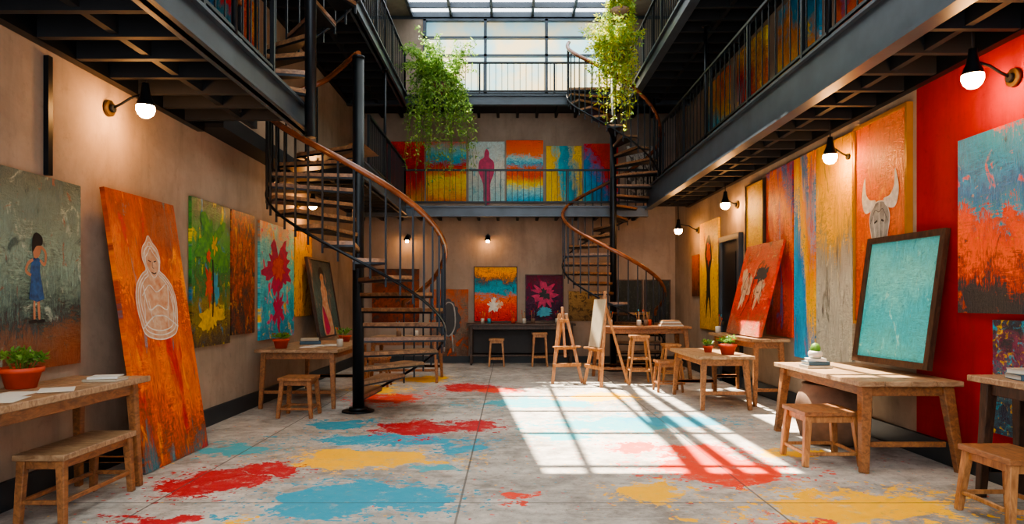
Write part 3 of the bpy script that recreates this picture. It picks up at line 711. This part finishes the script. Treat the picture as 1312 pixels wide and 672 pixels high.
left_c('painting_abstract',9.5,11.0,.9,2.58,m,figs=[bl(.5,.62,.32,.22,ir=.55,m=MAGP,seed=8),bl(.5,.62,.16,.1,ir=.5,m=ORP,seed=9),bl(.5,.25,.14,.16,ir=.6,m=MAGP,seed=12)])
m=paint('canvas_yellow',[(0,'#d9981a'),(.5,'#f0bc1f'),(1,'#e3a318')],0,1,(3,2),.5,[('#9c351a',(6,3),.66),('#2a2a2a',(7,5),.7)])
left_c('painting_abstract',11.05,12.0,1.2,2.6,m)
m=paint('canvas_dark_teal',[(0,'#2f4a4c'),(.5,'#46605e'),(1,'#2a383c')],0,1,(3,2),.5,[('#a0786a',(5,2),.66)])
canvas('leaning_painting_of_woman',(-3.2,11.45,.81),(0,1.4,0),(-.22,0,1.35),m,th=.03,frame=WOODD,fw=.03,figs=[pg([(.3,.02),(.28,.3),(.4,.5),(.38,.62),(.45,.7),(.42,.8),(.52,.88),(.6,.8),(.57,.7),(.66,.6),(.62,.45),(.7,.25),(.68,.02)],PALEP),pg([(.42,.78),(.4,.86),(.52,.92),(.62,.86),(.6,.76),(.58,.82),(.48,.83)],BLACKP),pg([(.32,.05),(.34,.4),(.45,.3),(.55,.1)],MAGP)])
m=paint('canvas_red_blue',[(0,'#2a4a8c'),(.35,'#2f7f96'),(.5,'#c5242a'),(.8,'#d0442a'),(1,'#e0a52a')],.8,.3,(3,3),.6)
left_c('painting_abstract',7.9,9.4,4.2,5.5,m)
# right wall
m=paint('canvas_blue_orange',[(0,'#1c2026'),(.14,'#22262c'),(.2,'#9c2f1a'),(.3,'#e85a1a'),(.42,'#e4481a'),(.48,'#c03a1c'),(.53,'#2f86a2'),(.62,'#1f6ca2'),(.8,'#338db6'),(.94,'#2a80a8'),(1,'#a5342a')],0,.92,(3,1.6),.32,[('#dc541a',(5,4),.71),('#c9a02a',(8,6),.75),('#1f2c3a',(7,5),.72)],fa=.35)
right_c('painting_abstract',4.35,5.85,1.35,2.82,m,th=.05)
m=paint('canvas_speckled',[(0,'#2a2f4a'),(.4,'#3a6a7a'),(.6,'#8c3a5a'),(1,'#2a2f3a')],0,1,(4,4),.8,[('#d9b02a',(9,9),.66),('#2fa3bc',(9,9),.66)],fa=1)
right_c('painting_abstract',4.5,5.45,.4,1.3,m)
m=paint('canvas_bull_orange',[(0,'#b83e1a'),(.5,'#d3601e'),(1,'#b84b1a')],0,.8,(3,2),.4,[('#8a301a',(4,3),.7),('#e08430',(3,3),.7)])
hd=[(.5,.33),(.4,.36),(.34,.44),(.3,.52),(.36,.58),(.44,.6),(.56,.6),(.64,.58),(.7,.52),(.66,.44),(.6,.36)]
fg=[pg(hd,GREYP),pg([(.36,.57),(.2,.56),(.13,.64),(.2,.74),(.22,.66),(.3,.62),(.42,.61)],WHITEP),pg([(.64,.57),(.8,.56),(.87,.64),(.8,.74),(.78,.66),(.7,.62),(.58,.61)],WHITEP),st(hd,WHITEP,.012,True),
 st([(.4,.5),(.46,.51)],BLACKP,.02),st([(.54,.51),(.6,.5)],BLACKP,.02),st([(.44,.39),(.5,.37),(.56,.39)],BLACKP,.012),st([(.5,.6),(.5,.42)],WHITEP,.01),st([(.38,.54),(.42,.44),(.44,.36)],WHITEP,.008),st([(.62,.54),(.58,.44),(.56,.36)],WHITEP,.008),st([(.33,.5),(.42,.56),(.5,.55),(.58,.56),(.67,.5)],BLACKP,.006)]
right_c('painting_of_bull',6.62,7.58,1.2,3.34,m,th=.04,frame=plain('gilded_frame','#b5812f',.4,.3),fw=.035,figs=fg)
m=paint('canvas_yellow_grey',[(0,'#9c9688'),(.35,'#b5ae9c'),(.5,'#948d7e'),(.6,'#d39e1a'),(.8,'#e8b010'),(1,'#c9901a')],0,1,(3,1.5),.25,[('#5a554c',(5,3),.68),('#e3d4aa',(5,4),.71)],fa=.3)
right_c('painting_abstract',7.68,8.58,.7,3.36,m)
m=paint('canvas_blue_yellow_drip',[(0,'#2a8fc0'),(.3,'#30a0c8'),(.45,'#207fb8'),(.55,'#e8b010'),(.7,'#e88610'),(.85,'#207fb8'),(1,'#e88610')],.5,.6,(1.6,.7),.4,[('#f0bc20',(3,1),.69),('#b5342a',(3,1.5),.70)],fa=.3)
right_c('painting_abstract',8.62,9.25,.7,3.36,m)
m=paint('canvas_red_drip',[(0,'#8c2418'),(.3,'#d4461a'),(.5,'#b81c1a'),(.7,'#dc641a'),(.85,'#204a90'),(1,'#b5342a')],.2,.7,(1.8,.9),.4,[('#2062a8',(3,1.2),.67)],fa=.3)
right_c('painting_abstract',9.3,10.25,.95,3.36,m)
m=paint('canvas_yellow2',[(0,'#d99a18'),(.5,'#f0c21f'),(1,'#dc981a')],0,1,(3,2),.4,[('#a8571f',(5,3),.7)])
right_c('painting_abstract',10.35,11.1,2.2,3.3,m,frame=WOODD,fw=.02)
m=paint('canvas_yellow3',[(0,'#c5941f'),(.5,'#f0c21f'),(1,'#e8b21a')],0,1,(3,2),.3,[('#a8571f',(5,3),.7)])
right_c('painting_of_figure',12.6,13.8,.9,3.0,m,figs=[pg([(.35,.1),(.4,.5),(.3,.7),(.42,.85),(.58,.85),(.68,.66),(.58,.5),(.62,.1),(.5,.3)],BLACKP),bl(.5,.7,.1,.1,m=ORP,seed=3)])
m=paint('canvas_small_brown',[(0,'#4a2a20'),(1,'#b5602a')],0,1,(3,3),.6); right_c('painting_abstract',13.95,14.4,1.55,2.4,m)
m=paint('canvas_leaning_red',[(0,'#94604c'),(.2,'#b8362c'),(.5,'#cc4230'),(.8,'#b3322c'),(1,'#a8442c')],0,.9,(2,2),.4,[('#c99a80',(4,4),.70),('#7c1f24',(4,3),.69),('#4a3438',(6,5),.71)],fa=.5)
canvas('leaning_painting_of_figure',(3.48,10.85,.94),(0,-1.45,0),(.34,0,1.36),m,th=.035,figs=[bl(.27,.52,.13,.2,ir=.5,m=PALEP,seed=31),bl(.68,.5,.11,.17,ir=.6,m=PALEP,seed=33),bl(.66,.66,.12,.1,ir=.6,m=DKGREY,seed=34),st([(.2,.35),(.22,.55),(.3,.68),(.36,.55),(.32,.35)],BLACKP,.015),st([(.6,.3),(.58,.5),(.68,.6),(.76,.48),(.72,.3)],BLACKP,.015),st([(.34,.2),(.46,.4),(.5,.7),(.62,.8)],DKGREY,.02),st([(.24,.5),(.3,.5)],BLACKP,.012),st([(.64,.46),(.7,.46)],BLACKP,.012)])
m=paint('canvas_turquoise',[(0,'#5fbcbc'),(.3,'#45afba'),(.6,'#70c6c0'),(1,'#3c98aa')],0,.8,(2,2),.35,[('#9cd8cc',(4,3),.71),('#2f8090',(5,4),.72)],fa=.15)
canvas('framed_turquoise_canvas',(3.62,7.05,.83),(.1,-.98,0),(.16,0.0,1.2),m,th=.03,frame=WOODD,fw=.06)
# back wall ground floor
m=paint('canvas_sketch_grey',[(0,'#5a4438'),(.5,'#7a6a5e'),(1,'#b8562a')],0,.8,(3,3),.5,[('#c0501f',(4,4),.64)])
back_c('painting_of_figure',-1.86,-.95,.01,1.72,m,figs=[bl(.48,.6,.3,.26,ir=.15,m=DKGREY,seed=4),st([(.35,.55),(.42,.8),(.62,.78),(.66,.5),(.5,.36),(.36,.45)],GREYP,.03,True),st([(.42,.4),(.38,.15)],GREYP,.03),st([(.58,.4),(.62,.15)],GREYP,.03)])
m=paint('canvas_sunset',[(0,'#c5241f'),(.25,'#dc341f'),(.42,'#ec6a1f'),(.5,'#2f8fa6'),(.62,'#3a9fb8'),(.72,'#2a4a5a'),(.85,'#e8931a'),(1,'#e8b02a')],0,.95,(2.5,3),.22,[('#1f2c3a',(6,6),.7)],fa=.3)
back_c('painting_abstract',-.8,.18,.96,2.24,m,figs=[bl(.45,.3,.12,.12,ir=.5,m=WHITEP,seed=21),bl(.6,.32,.06,.08,ir=.5,m=PALEP,seed=22)],frame=WOODD,fw=.02)
m=paint('canvas_purple',[(0,'#1f1c2c'),(.5,'#4a2c48'),(1,'#5a2a3c')],0,1,(3,3),.5,[('#8c2a4a',(5,5),.66)])
back_c('painting_of_flower',.4,1.26,.98,2.05,m,figs=[bl(.5,.58,.3,.24,ir=.55,m=MAGP,seed=14),bl(.5,.58,.13,.1,ir=.5,m=BLACKP,seed=15),bl(.5,.2,.2,.1,ir=.4,m=CYP,seed=16)],frame=WOODD,fw=.02)
m=paint('canvas_tan',[(0,'#7a6448'),(1,'#a88f64')],0,1,(3,3),.6,[('#4a3c2c',(5,5),.62)]); back_c('painting_abstract',1.4,2.15,.98,1.68,m)
m=paint('chalkboard_dark',[(0,'#2a2e2e'),(1,'#3c4240')],0,1,(3,3),.6,[('#5a605c',(9,9),.66)]); back_c('chalkboard',2.55,3.1,.95,1.92,m,frame=WOODD,fw=.03); back_c('chalkboard',3.2,3.75,.95,1.92,m,frame=WOODD,fw=.03)
m=paint('canvas_brown_small',[(0,'#5c2a20'),(.5,'#8f4a2c'),(1,'#3f2a24')],0,1,(3,3),.6,[('#3a2f2c',(4,4),.62)]); back_c('painting_abstract',-3.2,-2.1,.9,2.2,m)
# back wall level 2
z0,z1=3.75,5.18
m=paint('canvas_red2',[(0,'#d9981a'),(.3,'#c5342a'),(.6,'#9c1f24'),(1,'#dc342a')],0,1,(3,3),.3); back_c('painting_abstract',-2.95,-1.98,z0,z1,m)
m=paint('canvas_stripes_a',[(0,'#e06a1f'),(.25,'#f0c21f'),(.4,'#f0cc1f'),(.5,'#dc381f'),(.6,'#c0241f'),(.66,'#2f9fc0'),(.8,'#7ac5d0'),(1,'#dc552a')],0,.95,(1.5,5),.14,fa=.2); back_c('painting_abstract',-1.93,-1.0,z0,z1,m)
m=paint('canvas_grey_fig',[(0,'#98bcbc'),(.5,'#c5c0b3'),(1,'#b4c8c8')],0,1,(2,2),.4,[('#6f9aa0',(5,5),.66)])
back_c('painting_of_standing_figure',-.94,-.1,z0,z1,m,figs=[pg([(.42,.0),(.4,.3),(.28,.5),(.3,.68),(.42,.74),(.44,.82),(.5,.88),(.57,.82),(.57,.74),(.7,.66),(.7,.48),(.6,.3),(.6,.0)],MAGP)])
m=paint('canvas_stripes_b',[(0,'#2f9fc0'),(.2,'#94c5c5'),(.3,'#f0cc1f'),(.42,'#dc381f'),(.52,'#e0691f'),(.58,'#3a97b8'),(.68,'#94d0d0'),(.75,'#f0701f'),(1,'#f04c1f')],0,.95,(1.5,4),.12,fa=.2); back_c('painting_abstract',-.06,.8,z0,z1+.03,m)
m=paint('canvas_yellow_cyan',[(0,'#f0cc1f'),(.35,'#e8b21a'),(.5,'#3aafc0'),(.7,'#2f8faa'),(1,'#f0c21f')],.9,.2,(3,2),.3); back_c('painting_abstract',.88,1.7,z0,z1-.1,m)
m=paint('canvas_cyan_red',[(0,'#3aafc0'),(.4,'#2f7fba'),(.6,'#dc381f'),(1,'#c5241f')],.5,.5,(3,3),.3); back_c('painting_abstract',1.75,2.55,z0,z1-.05,m)
m=paint('canvas_scribble',[(0,'#8c8c8a'),(1,'#c9c9c4')],0,1,(5,5),.9,[('#3a3a3e',(7,7),.6)]); back_c('painting_abstract',2.75,3.5,z0,z1-.1,m)
pal=[[(0,'#2a5aaa'),(.4,'#3aafd0'),(.6,'#ebb21a'),(1,'#dc381f')],[(0,'#c5241f'),(.4,'#e0641f'),(.6,'#2a4a9c'),(1,'#f0c21f')],[(0,'#f0c21f'),(.5,'#e8901a'),(.7,'#3a97b8'),(1,'#2a4a8a')],[(0,'#3aafc0'),(.5,'#c5241f'),(1,'#f0cc1f')]]
for i in range(5):
    y=5.0+i*1.75; m=paint('canvas_upper_%d'%i,pal[i%4],.3,.7,(1.5,1.2),.5,[('#f0cc1f',(3,2),.70)],fa=.3); right_c('painting_abstract',y,y+1.3,4.1,5.6,m)

# ================================================================ LIGHT / CAMERA
w=bpy.data.worlds.new('World'); bpy.context.scene.world=w; w.use_nodes=True
bg=w.node_tree.nodes['Background']; bg.inputs[0].default_value=(.92,.96,1,1); bg.inputs[1].default_value=4.7
sd=bpy.data.lights.new('sun','SUN'); sd.energy=42; sd.angle=math.radians(.5); sd.color=(1,.86,.68)
so=bpy.data.objects.new('sun',sd); bpy.context.collection.objects.link(so)
so.rotation_euler=Vector((.25,-.42,-1)).to_track_quat('-Z','Y').to_euler(); so.location=(-4,20,14)
try: bpy.context.scene.view_settings.look='AgX - Medium High Contrast'
except Exception as e: print(e)
cd=bpy.data.cameras.new('camera'); cd.lens=24; cd.sensor_width=36; cd.shift_y=50/1312; cd.shift_x=4/1312
co=bpy.data.objects.new('camera',cd); bpy.context.collection.objects.link(co); co.location=(0,0,H); co.rotation_euler=(math.pi/2,0,0)
cd.clip_start=.05
bpy.context.scene.camera=co
